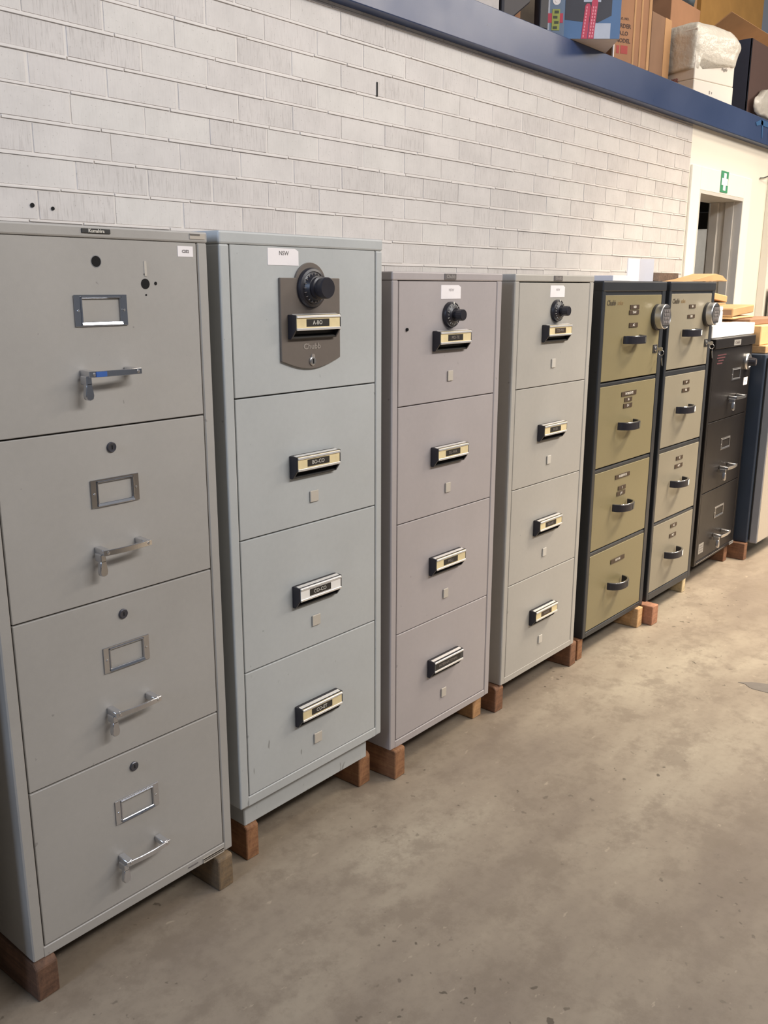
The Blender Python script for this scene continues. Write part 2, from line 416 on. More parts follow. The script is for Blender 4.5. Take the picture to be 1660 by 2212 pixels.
def frame_holder(par, x0, x1, z0, z1, mat=CHROME, side=.018, yb=0.0, thin=.0065):
    """stamped label frame: wide side wings, thin raised top and bottom"""
    m = MB(); t = .0022
    m.box(x0, x0+side, yb-t, yb, z0, z1, mat, .0006); m.box(x1-side, x1, yb-t, yb, z0, z1, mat, .0006)
    m.box(x0+side-.001, x1-side+.001, yb-t, yb, z1-thin, z1, mat, .0006); m.box(x0+side-.001, x1-side+.001, yb-t, yb, z0, z0+thin, mat, .0006)
    a, b_, c_, d_ = x0+side-.004, x1-side+.004, z0+thin-.003, z1-thin+.003
    w = .0035
    for q in ((a, b_, d_-w, d_), (a, a+w, c_, d_), (b_-w, b_, c_, d_)):
        m.box(q[0], q[1], yb-.0048, yb-t+.0002, q[2], q[3], mat, .0012)
    m.prism([(yb-.0062, c_-.001), (yb-t, c_-.002), (yb-t, c_+.006), (yb-.004, c_+.005)], 'x', a, b_, mat, .0006)
    for xx in (x0+side*.45, x1-side*.45): m.lathe([(.0028, 0), (.0022, .0015)], SATIN, (xx, yb-t, (z0+z1)/2), 12)
    return lab(m.build('label_holder', par), 'chrome label frame')
def pocket_handle(par, x, z, txt, cardm=CREAM, tape=TAPE, let=LET, full=False, fs=.0105, tw=.082):
    """black pocket grip with an aluminium framed card; x,z = top-left of its back"""
    m = MB(); W = .166; H = .061; D = .027
    # side profile (y,z): sloping lower lip, open underneath
    prof = [(0, 0), (-D, -.001), (-D, -.038), (-.010, -H), (0, -H)]
    m.prism([(a, z+b) for a, b in prof], 'x', x, x+.006, BLK, .0008)
    m.prism([(a, z+b) for a, b in prof], 'x', x+W-.006, x+W, BLK, .0008)
    m.prism([(a, z+b) for a, b in [(0, 0), (-D, -.001), (-D, -.038), (-D+.004, -.038), (-.020, -.006), (0, -.006)]], 'x', x+.006, x+W-.006, BLK)
    m.box(x+.005, x+W-.005, -.0025, 0, z-H, z, BLK2)
    m.prism([(a, z+b) for a, b in [(-.0025, -H), (-.010, -H), (-.012, -H+.004), (-.0025, -H+.012)]], 'x', x+.005, x+W-.005, BLK2, .0006)
    ho = lab(m.build('handle', par), 'black plastic pocket handle')
    m = MB(); f = -D-.0002
    m.box(x+.004, x+W-.006, f-.0012, f, z-.0375, z-.0015, cardm)
    m.prism([(f-.0012, z-.0085), (f-.0045, z-.0080), (f-.0038, z-.0028), (-.012, z+.0016), (-.012, z+.0002), (f-.0012, z-.0035)], 'x', x+.003, x+W-.005, ALU, .0006)
    m.prism([(f-.0012, z-.0325), (f-.0040, z-.0335), (f-.0042, z-.0390), (f-.0012, z-.0395)], 'x', x+.003, x+W-.005, ALU, .0006)
    cx_ = x+.079 if not full else x+W/2-.004
    m.box(cx_-tw/2, cx_+tw/2, f-.0020, f-.0012, z-.0300, z-.0115, tape)
    m.text(txt, cx_-.002, z-.0208, f-.0022, fs, let)
    return ho, lab(m.build('label_holder', par), 'aluminium label strip reading '+txt)
def dial_lock(par, x, z, r=.039, knob=.017, depth=.052, ringmat=BLK, seg=48):
    m = MB()
    m.lathe([(r, 0), (r, .008), (r*.96, .012), (r*.90, .014), (r*.88, .0125), (r*.80, .0135), (r*.56, .020), (r*.52, .021), (r*.50, .0205)], ringmat, (x, 0, z), seg)
    for i in range(20):
        t = 2*PI*i/20; M = Matrix.Translation((x, -.0160, z)) @ Matrix.Rotation(t, 4, 'Y')
        m.box(-.0006, .0006, -.0009, .0015, r*.66, r*(.76 if i % 2 else .82), LET, mtx=M)
    m.box(x-.003, x+.003, -.0150, -.0120, z+r*.84, z+r*.99, LET)
    lab(m.build('dial', par, smooth_angle=30), 'black numbered combination dial')
    m = MB(); m.lathe([(knob*.72, .018), (knob*.72, depth*.55), (knob, depth*.62), (knob, depth*.95), (knob*.9, depth), (0.001, depth)], BLK, (x, 0, z), 48, rib=.02, ribn=16)
    lab(m.build('dial_knob', par, smooth_angle=30), 'black turning knob of the dial')

def body_box(m, W, H, D, paint, stiles, bottom, lid, lid_over=0.0, bev=.003):
    """open-fronted carcass; stiles=(left,right)"""
    L, Rr = stiles
    m.box(0, L, 0, D, 0, H-lid, paint, bev); m.box(W-Rr, W, 0, D, 0, H-lid, paint, bev)
    m.box(L-.002, W-Rr+.002, 0, D, 0, bottom, paint, .0015)
    m.box(-lid_over, W+lid_over, -lid_over, D, H-lid, H, paint, bev*1.3, 2)
    m.box(L-.001, W-Rr+.001, .035, D, bottom-.002, H-lid+.002, DARKG)
def cover_tab(par, x, z, w, h, mat=BTN):
    m = MB(); m.box(x, x+w, -.004, 0, z-h, z, mat, .0012); lab(m.build('keyhole_cover', par), 'small pale plastic tab')
def paper_sticker(par, x0, x1, z0, z1, txt, fs, tx=None, tz=None, let=LETD, name='sticker', curl=True, mat=PAPER, bold=False):
    m = MB()
    if curl: m.prism([(x0, z0), (x1, z0), (x1, z1-.006), (x1-.012, z1), (x0, z1)], 'y', .0002, .0012, mat)
    else: m.box(x0, x1, .0002, .0012, z0, z1, mat)
    if txt: m.text(txt, tx if tx is not None else (x0+x1)/2, tz if tz is not None else (z0+z1)/2, 0.0, fs, let, bold=bold)
    return lab(m.build(name, par), ('white paper sticker reading '+txt) if txt else 'white sticker')

GRP = 'fire-resistant filing cabinets in the row'
# ------------------------------------------------------------------ cabinet 1
def P(X, x0): return X-x0
X0 = .793; Z0 = .0925
c1 = root('filing_cabinet', (X0, YF, Z0), 'warm grey four-drawer filing cabinet with chrome bar handles and empty label frames', 'filing cabinet', GRP)
H1 = 1.664-Z0; W1 = 1.361-X0
m = MB(); body_box(m, W1, H1, .64, PAINT1, (.027, .0275), .118-Z0, .0235, .001); lab(m.build('body', c1), 'grey steel carcass')
m = MB(); x = 1.0445-X0; m.box(x, x+.066, -.0035, 0, 1.6495-Z0, 1.6585-Z0, BLK2, .0008); m.text('Kumahira', x+.033, 1.654-Z0, -.0037, .0068, LET, bold=True)
lab(m.build('nameplate', c1), 'black nameplate with white lettering')
m = MB(); x = 1.312-X0; m.box(x, x+.042, -.0025, 0, 1.648-Z0, 1.6595-Z0, simple('faded_label', '#b5ac9f', .6)); m.box(x+.0, x+.028, -.0030, -.0024, 1.6555-Z0, 1.6592-Z0, simple('faded_print', '#66605a', .6))
lab(m.build('sticker', c1), 'small faded sticker on the lid corner')
m = MB(); m.box(1.263-X0, 1.330-X0, -.0025, 0, .0945-Z0, .1075-Z0, simple('faded_label', '#b5ac9f', .6)); 
m.box(1.263-X0, 1.330-X0, -.0030, -.0024, .1040-Z0, .1072-Z0, TAPE); m.box(1.265-X0, 1.328-X0, -.0030, -.0024, .0995-Z0, .1015-Z0, TAPE); 
m.box(1.216-X0, 1.246-X0, -.0020, 0, .1055-Z0, .1075-Z0, LETD)
lab(m.build('sticker', c1), 'dark and pale stickers on the bottom rail')
edges = [(1.6395, 1.2565), (1.2530, .8790), (.8755, .4985), (.4950, .1205)]
for i, (zt, zb) in enumerate(edges):
    m = MB(); m.box(.0295, W1-.0300, .001, .030, zb-Z0, zt-Z0, PAINT1, .0015)
    d = m.build('drawer', c1); t_ = zt-Z0
    if i == 0:
        mm = MB(); mm.lathe([(.0108, .0), (.0108, .0008)], HOLE, (1.0745-X0, .001, 1.595-Z0), 28); mm.lathe([(.0125, .0), (.0125, .0004), (.0110, .0004)], SATIN, (1.0745-X0, .001, 1.595-Z0), 28); lab(mm.build('lock_hole', d), 'empty round lock hole'); mm = MB()
        mm.lathe([(.0108, 0), (.0108, .0008)], HOLE, (1.1905-X0, .001, 1.551-Z0), 28)
        for (a, b_, r) in ((1.217, 1.552, .0036), (1.190, 1.571, .0020), (1.191, 1.528, .0020)): mm.lathe([(r, 0), (r, .0008)], HOLE, (a-X0, .001, b_-Z0), 14)
        lab(mm.build('dial_hole', d), 'empty spindle hole with screw holes')
        mm = MB(); GL = simple('glue_residue', '#bab3a8', .7); mm.box(1.1895-X0, 1.1955-X0, -.0002, .001, 1.567-Z0, 1.598-Z0, GL)
        lab(mm.build('residue', d), 'pale glue residue and chips')
        paper_sticker(d, 1.2795-X0, 1.3210-X0, 1.6095-Z0, 1.632-Z0, 'C352', .0062, curl=False, bold=True)
        frame_holder(d, 1.016-X0, 1.140-X0, 1.466-Z0, 1.529-Z0); chrome_pull(d, 1.026-X0, 1.372-Z0, sticker=True)
    else:
        zl = (None, 1.2115, .833, .4535)[i]
        mm = MB(); mm.lathe([(.0112, -.001), (.0112, .002), (.0095, .0035), (.0085, .0032), (.001, .0036)], simple('lock_grey', (.10, .10, .115, 1), .35, .7), (1.0790-X0, 0, zl-Z0), 28)
        mm.box(1.0790-X0-.001, 1.0790-X0+.001, -.0042, -.0034, zl-Z0-.004, zl-Z0+.004, HOLE)
        lab(mm.build('lock', d, smooth_angle=30), 'round keyed cylinder lock')
        zh = (None, 1.086, .706, .325)[i]
        frame_holder(d, 1.021-X0, 1.141-X0, zh-Z0, zh+.0605-Z0)
        chrome_pull(d, 1.028-X0, (None, .994, .617, .2385)[i]-Z0, w=.102)

# ------------------------------------------------------------------ cabinet 2
X0 = 1.396; Z0 = .1045
c2 = root('filing_cabinet', (X0, YF, Z0), 'pale blue-grey four-drawer filing cabinet on a recessed plinth with a big dial lock plate', 'filing cabinet', GRP)
W2 = 1.971-X0; H2 = 1.671-Z0; zb0 = .183-Z0
m = MB()
L, Rr = .029, .0265
m.box(0, L, 0, .645, zb0, H2-.030, PAINT2, .004, 2); m.box(W2-Rr, W2, 0, .645, zb0, H2-.030, PAINT2, .004, 2)
m.box(L-.002, W2-Rr+.002, 0, .645, zb0, .2105-Z0, PAINT2, .0015); m.box(-.0015, W2+.0015, -.0015, .645, H2-.030, H2, PAINT2, .005, 2)
m.box(L-.001, W2-Rr+.001, .035, .645, .205-Z0, H2-.028, DARKG)
lab(m.build('body', c2), 'pale grey steel carcass')
m = MB(); m.box(.035, W2-.035, .030, .62, 0, zb0+.001, PAINT2, .003); m.build('plinth', c2)
for i, (zt, zb, txt, zh) in enumerate(((1.6405, 1.2835, 'A-BO', 1.478), (1.2800, .9265, 'BO-CO', 1.119), (.9230, .5690, 'CO-CO', .7625), (.5655, .2125, 'CO-ET', .4095))):
    m = MB(); m.box(L+.003, W2-Rr-.003, .001, .030, zb-Z0, zt-Z0, PAINT2, .0015)
    d = m.build('drawer', c2)
    if i == 0:
        pl = MB(); cxp = 1.6855-X0; pz0 = 1.363-Z0; pz1 = 1.567-Z0
        pts = [(cxp-.107, pz1), (cxp-.107, pz0)]+[(cxp-.107+.214*k/16, pz0-.024*math.sin(PI*k/16)) for k in range(1, 16)]+[(cxp+.107, pz0), (cxp+.107, pz1), (cxp+.052, pz1)]
        pts += [(cxp+.056*math.cos(a), 1.549-Z0+.056*math.sin(a)) for a in [math.radians(20+k*(140/14)) for k in range(15)]]+[(cxp-.052, pz1)]
        pl.prism(pts, 'y', -.006, .001, TAUPLATE, .0012)
        pl.text('Chubb', cxp, 1.396-Z0, -.0066, .0145, TAUPLATE2, bold=True, sx=1.15)
        lab(pl.build('lock_plate', d), 'taupe lock plate with the maker name')
        kk = MB(); kk.lathe([(.0115, .005), (.0115, .0085), (.009, .0105), (.001, .0105)], SATIN, (1.686-X0, 0, 1.3585-Z0), 28)
        kk.box(1.686-X0-.0018, 1.686-X0+.0018, -.0112, -.0100, 1.3585-Z0-.006, 1.3585-Z0+.006, HOLE)
        kk.lathe([(.006, .005), (.006, .009), (.001, .009)], TAUPLATE2, (1.6875-X0, 0, 1.371-Z0), 18)
        lab(kk.build('keyhole', d, smooth_angle=30), 'round keyhole at the foot of the plate')
        dd = MB(); xd, zd = 1.685-X0, 1.5425-Z0
        dd.lathe([(.050, .004), (.050, .012), (.047, .016), (.041, .018), (.039, .0165), (.034, .019), (.029, .030), (.0265, .031)], BLK, (xd, 0, zd), 56)
        for k in range(20):
            M = Matrix.Translation((xd, -.0215, zd)) @ Matrix.Rotation(2*PI*k/20, 4, 'Y'); dd.box(-.0006, .0006, -.001, .003, .0325, .037, LETDIM, mtx=M)
        lab(dd.build('dial', d, smooth_angle=30), 'large black combination dial')
        dk = MB(); dk.lathe([(.027, .024), (.0265, .034), (.028, .036), (.028, .041), (.0235, .043), (.024, .051), (.0265, .054), (.0265, .064), (.024, .067), (.001, .0665)], BLK, (xd, 0, zd), 56)
        lab(dk.build('dial_knob', d, smooth_angle=30), 'stepped black knob of the dial')
        ps = paper_sticker(d, 1.5455-X0, 1.649-X0, 1.5965-Z0, 1.6365-Z0, 'NSW', .0105, tx=1.599-X0, tz=1.625-Z0)
        for q in pocket_handle(d, 1.601-X0, zh-Z0, txt): q.location.y = -.006
    else:
        pocket_handle(d, 1.602-X0, zh-Z0, txt, cardm=(CREAM, CREAM, WCARD, CREAM)[i])
        cover_tab(d, 1.674-X0, (None, 1.0135, .6585, .2985)[i]-Z0, .031, .031)

# ------------------------------------------------------------------ cabinets 3 and 4
def chubb4(X0, W, Z0, paint, label, tabm, texts, zt_list, zh_list, hx, tab_x, badge_x, dial_x, sticker, hole=None, key='NSW', cards=None, let=LETDIM, tapes=None):
    r = root('filing_cabinet', (X0, YF, Z0), label, 'filing cabinet', GRP)
    H = 1.588-Z0; m = MB(); L = .0275; Rr = .0290
    body_box(m, W, H, .645, paint, (L, Rr), .1245-Z0, .0245, .001); lab(m.build('body', r), 'grey steel carcass')
    m = MB(); m.box(badge_x-X0, badge_x+.059-X0, -.0035, 0, 1.5665-Z0, 1.5845-Z0, BADGE, .0008); m.text('Chubb', badge_x+.0295-X0, 1.5755-Z0, -.0038, .0105, BADGEL, bold=True, sx=1.1)
    lab(m.build('badge', r), 'dark grey maker badge on the lid')
    for i, (zt, zb) in enumerate(zt_list):
        m = MB(); m.box(L+.0025, W-Rr-.0025, .001, .030, zb-Z0, zt-Z0, paint, .0015); d = m.build('drawer', r)
        if i == 0:
            dial_lock(d, dial_x-X0, 1.463-Z0)
            paper_sticker(d, sticker-X0, sticker+.101-X0, 1.510-Z0, 1.551-Z0, key, .0085, tx=sticker+.052-X0, tz=1.536-Z0, let=simple('faint_print', '#b9b2b0', .7))
            if hole:
                mm = MB(); mm.lathe([(.005, 0), (.005, .003), (.003, .004), (.001, .002)], HOLE, (hole[0]-X0, 0, hole[1]-Z0), 16); lab(mm.build('keyhole', d), 'small dark keyhole')
        pocket_handle(d, hx-X0, zh_list[i]-Z0, texts[i], cardm=(cards or [CREAM]*4)[i], let=let, fs=.0095, tape=(tapes or [TAPE]*4)[i], tw=.135 if len(texts[i]) > 8 else .076, full=len(texts[i]) > 8)
        cover_tab(d, tab_x-X0, (1.293, .9365, .578, .2225)[i]-Z0, .026, .032, tabm)
    return r
ED = [(1.5615, 1.2025), (1.1995, .8445), (.8415, .4885), (.4855, .1275)]
chubb4(2.016, .561, .1005, PAINT3, 'mauve-grey four-drawer filing cabinet with a small keyhole left of its dial', BTN,
       ['MO-TE', 'SU-WA', 'MG-J', 'INTERNATIONAL'], ED, [1.4165, 1.0615, .7045, .3515], 2.206, 2.284, 2.258, 2.292, 2.245, hole=(2.082, 1.425), cards=[CREAM, CREAM, CREAM, simple('dark_card', '#4a4844', .6)])
chubb4(2.656, .5515, .1005, PAINT4, 'beige-grey four-drawer filing cabinet beside the olive-fronted one', BTN4,
       ['TO-WA', 'FI-GR', 'GU-HE', 'HI-KO'], [(1.5600, 1.2005), (1.1975, .8420), (.8390, .4835), (.4805, .1225)], [1.4155, 1.0605, .7025, .3475], 2.842, 2.916, 2.905, 2.934, 2.888, tapes=[TAPEB, TAPE, TAPE, TAPEB])

c0 = chubb4(.150, .5515, .1005, PAINT4, 'unseen beige-grey filing cabinet added left of the warm grey one to shade it', BTN4,  # unseen cabinet, added to shade the left side of the first one
       ['AB-CA', 'CE-DO', 'DU-EN', 'ER-FA'], [(1.5600, 1.2005), (1.1975, .8420), (.8390, .4835), (.4805, .1225)], [1.4155, 1.0605, .7025, .3475], .336, .410, .399, .428, .382); c0.location.y = 1.700
# ------------------------------------------------------------------ cabinets 5 and 6
def bow_handle(par, x, z, w=.142, white=False):
    m = MB(); n = 16; pts = []
    for i in range(n+1):
        a = PI*i/n; pts.append((x+w/2-(w/2)*math.cos(a), -.004-.050*math.sin(a)**.8))
    m.ribbon(pts, z-.017, z+.014, .009, BLK, .0015)
    lab(m.build('handle', par, smooth_angle=35), 'black bow handle')
    m = MB(); m.ribbon([(p[0], p[1]-.0004) for p in pts], z+.0141, z+.0162, .0070, CHROME, .0006)
    m.build('handle_trim', par, smooth_angle=35); 
    m = MB(); k0, k1 = (10, 13) if not white else (10, 13)
    q = [(p[0], p[1]-.0050) for p in pts[k0-1:k1+1]]
    m.ribbon(q, z-.012, z+.010, .0016, WCARD if white else simple('grey_tag', '#57544c', .5))
    lab(m.build('handle_tag', par), 'white paper tag on the handle' if white else 'grey tag on the handle')
def keypad(par, x, z):
    m = MB(); m.lathe([(.056, 0), (.056, .012), (.053, .014)], BLK2, (x, 0, z-.003), 56)
    m.lathe([(.0525, .014), (.0525, .040), (.0505, .043), (.048, .0435), (.047, .042), (.001, .042)], SATIN, (x, 0, z), 56)
    lab(m.build('electronic_lock', par, smooth_angle=30), 'round brushed steel keypad lock')
    m = MB(); hw = .031
    m.prism([(x+hw, z-.036), (x+hw+.006, z-.02), (x+hw+.008, z), (x+hw+.006, z+.02), (x+hw, z+.036), (x-hw, z+.036), (x-hw-.006, z+.02), (x-hw-.008, z), (x-hw-.006, z-.02), (x-hw, z-.036)], 'y', -.0445, -.042, simple('keypad_face', '#5f5c5b', .5))
    for r in range(4):
        for c_ in range(3): m.box(x-.024+c_*.017, x-.011+c_*.017, -.0465, -.0443, z-.028+r*.0155, z-.018+r*.0155, simple('keypad_button', '#77716f', .45), .0008)
    m.box(x-hw, x+hw, -.0455, -.044, z+.034, z+.038, BLK2); m.box(x-hw, x+hw, -.0455, -.044, z-.038, z-.034, BLK2)
    lab(m.build('keypad', par), 'grey keypad with rows of buttons')
def tape_label(m, x0, x1, z0, z1, txt, fs=.0085):
    m.box(x0, x1, -.0014, .001, z0, z1, TAPEB, .0004); m.text(txt, (x0+x1)/2, (z0+z1)/2, -.0016, fs, LET, bold=True)
def safe4(X0, W, label, panel, rows, labels, stl, stR, handle_x, handle_z, keyx, lockx, white):
    Z0 = .0925; r = root('filing_cabinet', (X0, YF, Z0), label, 'filing cabinet', GRP)
    H = 1.5695-Z0; D = .64; m = MB()
    m.box(0, stl, 0, D, 0, H-.030, NAVYP, .004, 2); m.box(W-stR, W, 0, D, 0, H-.030, NAVYP, .004, 2)
    m.box(stl-.002, W-stR+.002, 0, D, 0, rows[-1][1]-Z0-.003, NAVYP, .002)
    m.box(-.001, W+.001, -.003, D, H-.042, H, NAVYP, .006, 2)
    m.box(stl-.001, W-stR+.001, .004, D, H-.060, H-.041, NAVYP)
    m.box(stl-.001, W-stR+.001, .040, D, .02, H-.03, DARKG)
    for k in range(3):
        m.prism([(.003, rows[k+1][0]-Z0+.002), (.003, rows[k][1]-Z0-.010), (.008, rows[k][1]-Z0-.006), (.03, rows[k][1]-Z0-.006), (.03, rows[k+1][0]-Z0+.002)], 'x', stl-.001, W-stR+.001, NAVYP)
    lab(m.build('body', r), 'charcoal navy steel carcass')
    for i, (zt, zb) in enumerate(rows):
        m = MB(); m.box(stl+.001, W-stR-.001, .0015, .030, zb-Z0, zt-Z0, panel, .0015); d = lab(m.build('drawer', r), 'olive drawer front' if panel is OLIVE else 'taupe drawer front')
        m = MB()
        for (a, b_, c_, e, tx) in labels[i]: tape_label(m, a-X0, b_-X0, c_-Z0, e-Z0, tx, .0095)
        lab(m.build('tape_labels', d), 'dark tape labels with white letters')
        bow_handle(d, handle_x-X0, handle_z[i]-Z0, white=white)
        if i == 0:
            keypad(d, keyx-X0, 1.423-Z0)
            m = MB(); m.text('Chubb', stl+.012, 1.484-Z0, .0009, .0205, simple('logo_brown', '#4c4436', .5), bold=True, align='LEFT', shear=.15)
            m.text('safes', stl+.012+.092, 1.484-Z0, .0009, .0190, simple('logo_tan', '#8d7551', .5), align='LEFT', shear=.15)
            lab(m.build('logo', d), 'maker name printed on the drawer')
            m = MB(); xl = lockx-X0; m.box(xl-.021, xl+.021, -.0015, .001, 1.268-Z0, 1.304-Z0, BLK2, .001); m.lathe([(.0115, 0), (.0115, .0035), (.0095, .0045), (.001, .0045)], SATIN, (xl, -.001, 1.286-Z0), 24)
            m.box(xl-.0013, xl+.0013, -.0062, -.005, 1.281-Z0, 1.291-Z0, HOLE)
            lab(m.build('lock', d, smooth_angle=30), 'steel key lock in a black surround')
    return r
safe4(3.285, .583, 'olive-fronted four-drawer filing cabinet in a dark frame with a keypad lock', OLIVE,
      [(1.514, 1.177), (1.156, .8245), (.803, .4725), (.451, .118)],
      [[(3.529, 3.611, 1.4575, 1.475, 'NED'), (3.523, 3.611, 1.4365, 1.4535, 'TO-M'), (3.530, 3.609, 1.3845, 1.403, 'AC')],
       [(3.503, 3.640, 1.1035, 1.1225, 'INTERSTATE'), (3.534, 3.603, 1.0785, 1.0960, 'SA'), (3.527, 3.607, 1.0530, 1.0710, 'D-I')],
       [(3.496, 3.632, .7525, .7705, 'INTERSTATE'), (3.530, 3.600, .6995, .7175, '3'), (3.521, 3.599, .6760, .6940, 'J-M')],
       [(3.506, 3.637, .3740, .3940, 'INT-VIC')]],
      .0265, .0370, 3.478, (1.3375, .985, .6350, .2850), 3.790, 3.797, False)
safe4(3.910, .5225, 'taupe-fronted four-drawer filing cabinet in a dark frame with white tags on its handles', TAUPE,
      [(1.517, 1.184), (1.1545, .8265), (.8015, .4755), (.4565, .1290)],
      [[(4.134, 4.206, 1.452, 1.4685, 'SA'), (4.124, 4.205, 1.4070, 1.4235, 'DER')],
       [(4.138, 4.207, 1.105, 1.1225, 'UP'), (4.130, 4.214, 1.0675, 1.0855, 'TAS')],
       [(4.128, 4.204, .7450, .7625, 'SC'), (4.119, 4.208, .7065, .7250, 'NCT')],
       [(4.129, 4.200, .4120, .4300, 'AC'), (4.123, 4.200, .3620, .3810, 'MCT')]],
      .0225, .0330, 4.068, (1.3440, .9930, .6420, .2910), 4.355, 4.372, True)
def keys(name, x, z, label, y=YF):
    r = root(name, (x, y, z), label, 'keys')
    m = MB(); m.box(-.0015, .0015, -.022, .0, -.006, .006, SATIN, .0005); m.lathe([(.009, -.0012), (.009, .0012)], SATIN, (0, 0, 0), 20, mtx=Matrix.Translation((0, -.026, 0)) @ Matrix.Rotation(PI/2, 4, 'Z'))
    m.build('key', r)
    m = MB(); m.tube([(0, -.030+.011*math.cos(a), -.016+.011*math.sin(a)) for a in [2*PI*k/16 for k in range(17)]], .0011, SATIN, 6); m.build('ring', r)
    m = MB(); m.lathe([(.010, -.001), (.010, .001)], SATIN, (0, 0, 0), 20, mtx=Matrix.Translation((.004, -.032, -.034)) @ Matrix.Rotation(.4, 4, 'Z'))
    m.prism([(-.004, 0), (.004, 0), (.005, -.030), (.003, -.036), (-.002, -.030)], 'y', -.001, .001, SATIN, mtx=Matrix.Translation((.004, -.032, -.040)) @ Matrix.Rotation(-.25, 4, 'Y'))
    m.build('key', r)
keys('key_ring', 3.797, 1.286, 'small keys hanging from the lock of the olive-fronted cabinet')
keys('key_ring', 4.372, 1.286, 'small keys hanging from the lock of the taupe-fronted cabinet')

# ------------------------------------------------------------------ cabinet 7, black
Z0 = .0985; yaw7 = .026
c7 = root('filing_cabinet', (4.575, 1.722, Z0), 'black filing cabinet with a steel dial lock between the taupe and navy ones', 'filing cabinet', GRP, rz=yaw7)
W7 = .618; H7 = 1.292-Z0; D7 = .60; m = MB()
m.box(0, .022, 0, D7, 0, H7-.045, BLACKP, .003); m.box(W7-.022, W7, 0, D7, 0, H7-.045, BLACKP, .003)
m.box(.02, W7-.02, 0, D7, 0, .022, BLACKP, .002); m.box(-.004, W7+.004, -.012, D7, H7-.050, H7, BLACKP, .004, 2)
m.box(.02, W7-.02, .03, D7, .02, H7-.04, DARKG)
lab(m.build('body', c7), 'black steel carcass')
m = MB(); m.box(.262, .370, -.0145, -.012, 1.250-Z0, 1.279-Z0, simple('silver_badge', '#8e8b86', .45)); m.text('Chubb', .316, 1.2645-Z0, -.0149, .014, LETD, bold=True, sx=1.3)
lab(m.build('badge', c7), 'silver maker badge on the lid')
m = MB(); m.box(.02, .60, -.003, 0, .012, .016, CHROME, .0005); m.box(.545, .61, -.003, 0, -.012+.014, .018, simple('silver_badge', '#8e8b86', .45)); lab(m.build('bottom_trim', c7), 'bright strip and sticker on the bottom rail')
for i, (zt, zb, zh, zp) in enumerate(((1.239, .868, 1.062, .975), (.864, .492, .696, .600), (.488, .122, .318, .222))):
    m = MB(); m.box(.0245, W7-.0245, .001, .028, zb-Z0, zt-Z0, BLACKP, .0015); d = m.build('drawer', c7)
    frame_holder(d, .318 if i == 0 else .245, .452 if i == 0 else .385, zh-Z0, zh+.064-Z0, SATIN, .010, .001, .009)
    chrome_pull(d, .300 if i == 0 else .262, zp-Z0, w=.125, sc=1.25, mat=SATIN)
    if i == 0:
        m = MB(); m.lathe([(.046, 0), (.046, .010), (.042, .016), (.032, .018), (.030, .015)], SATIN, (.535, 0, 1.150-Z0), 48); lab(m.build('dial', d, smooth_angle=30), 'steel dial ring')
        m = MB(); m.lathe([(.024, .014), (.022, .040), (.020, .052), (.001, .053)], BLK, (.535, 0, 1.150-Z0), 36, rib=.03, ribn=12); m.box(.533, .537, -.0545, -.052, 1.137-Z0, 1.163-Z0, LETDIM); lab(m.build('dial_knob', d, smooth_angle=30), 'black dial knob')
        paper_sticker(d, .520, .585, 1.022-Z0, 1.064-Z0, 'A7', .010, curl=False, name='tag')
        m = MB(); RP = simple('faded_red_print', '#5a3338', .6)
        for k, (a, b_) in enumerate(((.07, .20), (.065, .185), (.085, .165), (.07, .15))): m.box(a, b_, .0002, .001, 1.205-Z0-k*.014, 1.211-Z0-k*.014, RP)
        lab(m.build('print', d), 'faded red warning print')
    if i == 2:
        m = MB(); m.box(.045, .118, -.0004, .001, .158-Z0, .212-Z0, simple('grey_sticker', '#8f8a82', .6)); 
        for k in range(3): m.box(.052, .110, -.0008, -.0003, .170-Z0+k*.014, .173-Z0+k*.014, LETD)
        lab(m.build('sticker', d), 'grey printed sticker in the bottom corner')

# ------------------------------------------------------------------ cabinet 8, navy safe with grey door
Z0 = .0985; c8 = root('safe_cabinet', (5.236, 1.676, Z0), 'navy steel cabinet with thick grey door at the right edge', 'cabinet')
H8 = 1.183-Z0; m = MB(); m.box(0, .60, 0, .62, 0, H8, NAVY8, .006, 2); m.box(.02, .58, -.006, 0, .02, H8-.02, DARKG); lab(m.build('body', c8), 'navy blue steel carcass')
m = MB(); m.box(.026, .575, -.048, -.006, -.002, H8-.012, GREY8, .004, 2); m.box(.034, .567, -.050, -.047, .004, H8-.020, BEIGE8, .001); d = lab(m.build('door', c8), 'thick grey door with beige front')
m = MB(); m.lathe([(.03, 0), (.03, .02), (.015, .05), (.001, .05)], SATIN, (.45, -.050, .55), 32); m.build('handle', d)

# ------------------------------------------------------------------ timber bearers
WR = wood('red_timber', '#80543a', '#a87a52'); WB = wood('brown_timber', '#6a4a36', '#96694a'); WP = wood('pale_timber', '#b98c5c', '#dcb585'); WG = wood('weathered_timber', '#6d5e4c', '#8d7455')
def bearer(xa, ya, xb, yb, h, L, mat, label, chamfer=0, tilt=0, top=None):
    w = math.hypot(xb-xa, yb-ya); rz = math.atan2(yb-ya, xb-xa)*.5
    b = MB(); pr = [(0, 0), (L, 0), (L, h), (0, h)] if not chamfer else [(0, 0), (L, 0), (L, h), (chamfer, h), (0, h-chamfer)]
    b.prism(pr, 'x', 0, w, mat, .0025)
    o = b.build('timber_block', None, (xa, ya, 0), rot=(0, 0, rz)); tag(o, label, 'wood block', 'timber bearers under the cabinets'); return o
bearer(.19, 1.80, .24, 1.80, .1005, .40, WB, 'brown timber block under the left side of the added cabinet, outside the picture')  # this block and the next only carry the added unseen cabinet
bearer(.62, 1.82, .67, 1.82, .1005, .40, WB, 'brown timber block under the right side of the added cabinet, outside the picture')
bearer(.790, 1.672, .842, 1.676, .0925, .40, wood('dark_timber', '#553d2f', '#7c5a44'), 'dark worn timber block under the near left corner of the first cabinet', .012)
